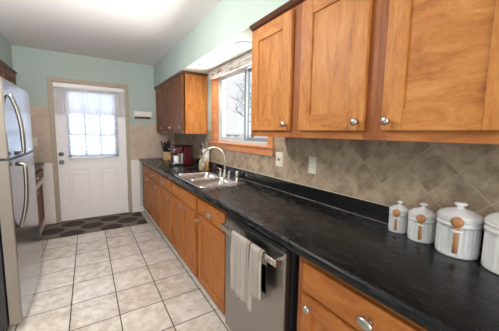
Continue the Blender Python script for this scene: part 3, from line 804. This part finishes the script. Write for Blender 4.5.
# key rack on the far wall
kr = thing('key_rack', 'small white wall rack with hooks to the right of the entry door', 'rack', (-.53, D-.03, 1.6))
m = B(-.665, -.395, D-.012, D-.001, 1.575, 1.70, bev=.002); m.box(-.665, -.395, D-.075, D-.012, 1.615, 1.625, bev=.002); m.box(-.665, -.395, D-.075, D-.066, 1.625, 1.695, bev=.002)
m.box(-.665, -.657, D-.07, D-.01, 1.62, 1.695); m.box(-.403, -.395, D-.07, D-.01, 1.62, 1.695)
m.build('box', WHITEP, kr)
B(-.655, -.405, D-.02, D-.012, 1.577, 1.612, bev=.002).build('hook_rail', CROWN, kr)
for k in range(4):
    x = -.63+k*.067
    MB().tube([(x, D-.02, 1.592), (x, D-.04, 1.588), (x, D-.045, 1.60)], .003, 8).build('hook', BRASS, kr)

# ------------------------------------------------------------------ rug
m = B(-1.88, -.615, 3.99, 4.625, .0005, .010, bev=.004)
tag(m.build('door_mat', RUG), 'brown medallion-pattern mat lying in front of the entry door', 'mat')

# ------------------------------------------------------------------ small things in the far corner
kb = thing('knife_block', 'pale wooden knife block with black-handled knives in the far corner', 'knife block', (-.20, 4.27, CT))
kx, ky = -.245, 4.26
B(kx-.055, kx+.055, ky-.05, ky+.05, CT+.0005, CT+.135, bev=.004).build('block', BLOCK, kb)
k = 0
for i in range(4):
    for j in range(3):
        bx, by = kx-.036+i*.024, ky-.03+j*.03
        zt = CT+.22+.07*((i*7+j*5) % 4)/3 + .02*j
        lean = (-.035+i*.018, .01*j, 0)
        kk = thing('kitchen_knife', 'black-handled kitchen knife standing in the pale wooden block', 'knife', (bx, by, CT+.11), 'knives in the knife block')
        MB().tube([(bx, by, CT+.128), (bx+lean[0]*.4, by+lean[1], (zt+CT+.12)/2), (bx+lean[0], by+lean[1], zt)], [.012, .016, .013], 8, flat=.8).build('handle', BLACK, kk)
cm = thing('coffee_maker', 'dark red single-cup coffee maker on the counter beyond the sink', 'coffee maker', (-.20, 3.55, CT))
z = CT+.0005
B(-.225, -.095, 3.44, 3.68, z, z+.265, bev=.018, seg=3).build('water_tank_body', RED, cm)
B(-.36, -.226, 3.46, 3.66, z, z+.025, bev=.006).build('drip_base', BLACK, cm)
B(-.35, -.24, 3.48, 3.64, z+.025, z+.031, bev=.002).build('drip_tray', CHROME, cm)
B(-.345, -.226, 3.45, 3.67, z+.165, z+.262, bev=.02, seg=3).build('brew_head', RED, cm)
B(-.248, -.226, 3.455, 3.665, z+.026, z+.168, bev=.004).build('backplate', CHROME, cm)
MB().tube([(-.30, 3.448, z+.228), (-.37, 3.448, z+.222), (-.385, 3.50, z+.22), (-.385, 3.62, z+.22), (-.37, 3.672, z+.222), (-.30, 3.672, z+.228)], .006, 8).build('lid_handle', CHROME, cm)
B(-.33, -.09, 3.437, 3.683, z+.264, z+.280, bev=.006).build('top_lid', BLACK, cm)
mg = MB().lathe([(0, 0), (.034, 0), (.037, .004), (.040, .10), (.037, .10), (.034, .008), (0, .008)], (-.295, 3.56, CT+.0325)).build('mug', CERAM)
tag(mg, 'white mug standing on the drip tray of the coffee maker', 'mug')
pt = thing('paper_towel_holder', 'upright metal paper towel holder with a white roll near the sink', 'paper towel holder', (-.11, 3.07, CT))
px, py = -.074, 3.02
MB().lathe([(0, 0), (.045, 0), (.045, .008), (.02, .014), (0, .014)], (px, py, z)).lathe([(0, .01), (.006, .01), (.006, .31), (.013, .32), (.013, .335), (0, .345)], (px, py, z), seg=16).build('stand', CHROME, pt)
MB().lathe([(.015, .016), (.038, .016), (.039, .02), (.039, .245), (.038, .249), (.015, .249), (.015, .016)], (px, py, z)).build('paper_roll', PAPER, pt)
def bottle(label, x, y, r, h, m1, pump=True):
    t = thing('soap_bottle', label, 'bottle', (x, y, CT), 'bottles between sink and paper towels')
    MB().lathe([(0, 0), (r*.9, 0), (r, .005), (r, h*.6), (r*.85, h*.7), (r*.35, h*.78), (r*.32, h*.84), (0, h*.84)], (x, y, z), seg=24).build('bottle_body', m1, t)
    q = MB().lathe([(0, h*.84), (r*.4, h*.84), (r*.4, h*.9), (.004, h*.91), (.004, h), (0, h)], (x, y, z), seg=16)
    if pump: q.tube([(x, y, z+h), (x-.018, y+.012, z+h), (x-.03, y+.02, z+h-.006)], [.007, .005, .004], 8)
    q.build('pump', FROST if pump else BLACK, t)
bottle('amber liquid soap pump bottle behind the far sink bowl', -.13, 2.86, .028, .155, SOAPB)
bottle('dark squat bottle near the wall behind the sink', -.06, 2.80, .024, .12, simple('dark_bottle', srgb(60, 44, 36), .2), False)
bottle('clear pump bottle standing beside the paper towel roll', -.175, 2.93, .027, .17, FROST)

# ------------------------------------------------------------------ outdoors
m = MB(); t = bmesh.new()
vs = [t.verts.new(v) for v in ((.6, -20, -.5), (90, -20, -.2), (90, 140, 1.0), (.6, 140, 1.0))]
t.faces.new(vs); m.merge(t)
gr = MB(); gr.prism([(.5, -.6), (.5, -.4), (30, .35), (120, 1.1), (120, -.6)], 'y', -40, 160)
tag(gr.build('snowy_ground', SNOW), 'pale winter yard outside the sink window', 'ground')
m.bm.free()
def tree(x, y, z, h, seed, label):
    r = random.Random(seed); m = MB()
    def br(p, d, L, rad, dep):
        n = 4; pts = [p]; q = p.copy(); dd = d.copy()
        for i in range(n):
            dd = (dd+Vector((r.uniform(-.16, .16), r.uniform(-.16, .16), r.uniform(-.05, .12)))).normalized()
            q = q+dd*L/n; pts.append(q.copy())
        m.tube(pts, [rad*(1-.5*i/n) for i in range(n+1)], 6 if dep < 2 else 4)
        if dep >= 4: return
        for i in range(4 if dep else 8):
            k = r.randint(2, n); a = r.uniform(0, 2*PI)
            nd = (dd*.6+Vector((math.cos(a), math.sin(a), r.uniform(.0, .5)))*.8).normalized()
            br(pts[k], nd, L*r.uniform(.5, .7), rad*.45, dep+1)
    br(Vector((0, 0, 0)), Vector((0, 0, 1)), h*.45, h*.016, 0)
    m.bm.transform(Matrix.Translation((x, y, z)))
    tr = m.build('bare_tree', BARK); tag(tr, label, 'tree', 'bare trees outside the window')
tree(20, 43.5, .1, 12, 1, 'bare winter tree seen through the left window pane')
tree(26, 43, 0.2, 13, 5, 'bare winter tree seen behind the middle of the window')
tree(16, 27, .0, 10, 9, 'bare winter tree seen through the narrow right window pane')
pb = thing('picnic_table', 'small dark picnic table far out in the yard', 'table', (15.5, 31.5, .15))
X, Y, Z0 = 15.5, 31.5, .05
c = MB().box(X-.9, X+.9, Y-.38, Y+.38, Z0+.95, Z0+1.02); c.build('table_top', DARKW, pb)
for s_ in (-.7, .7): MB().box(X-.9, X+.9, Y+s_-.14, Y+s_+.14, Z0+.55, Z0+.60).build('bench', DARKW, pb)
for s_ in (-.6, .6): MB().box(X+s_-.05, X+s_+.05, Y-.75, Y+.75, Z0+.48, Z0+.55).tube([(X+s_, Y-.55, Z0-.1), (X+s_, Y-.2, Z0+.95)], .05, 6).tube([(X+s_, Y+.55, Z0-.1), (X+s_, Y+.2, Z0+.95)], .05, 6).build('leg_frame', DARKW, pb)
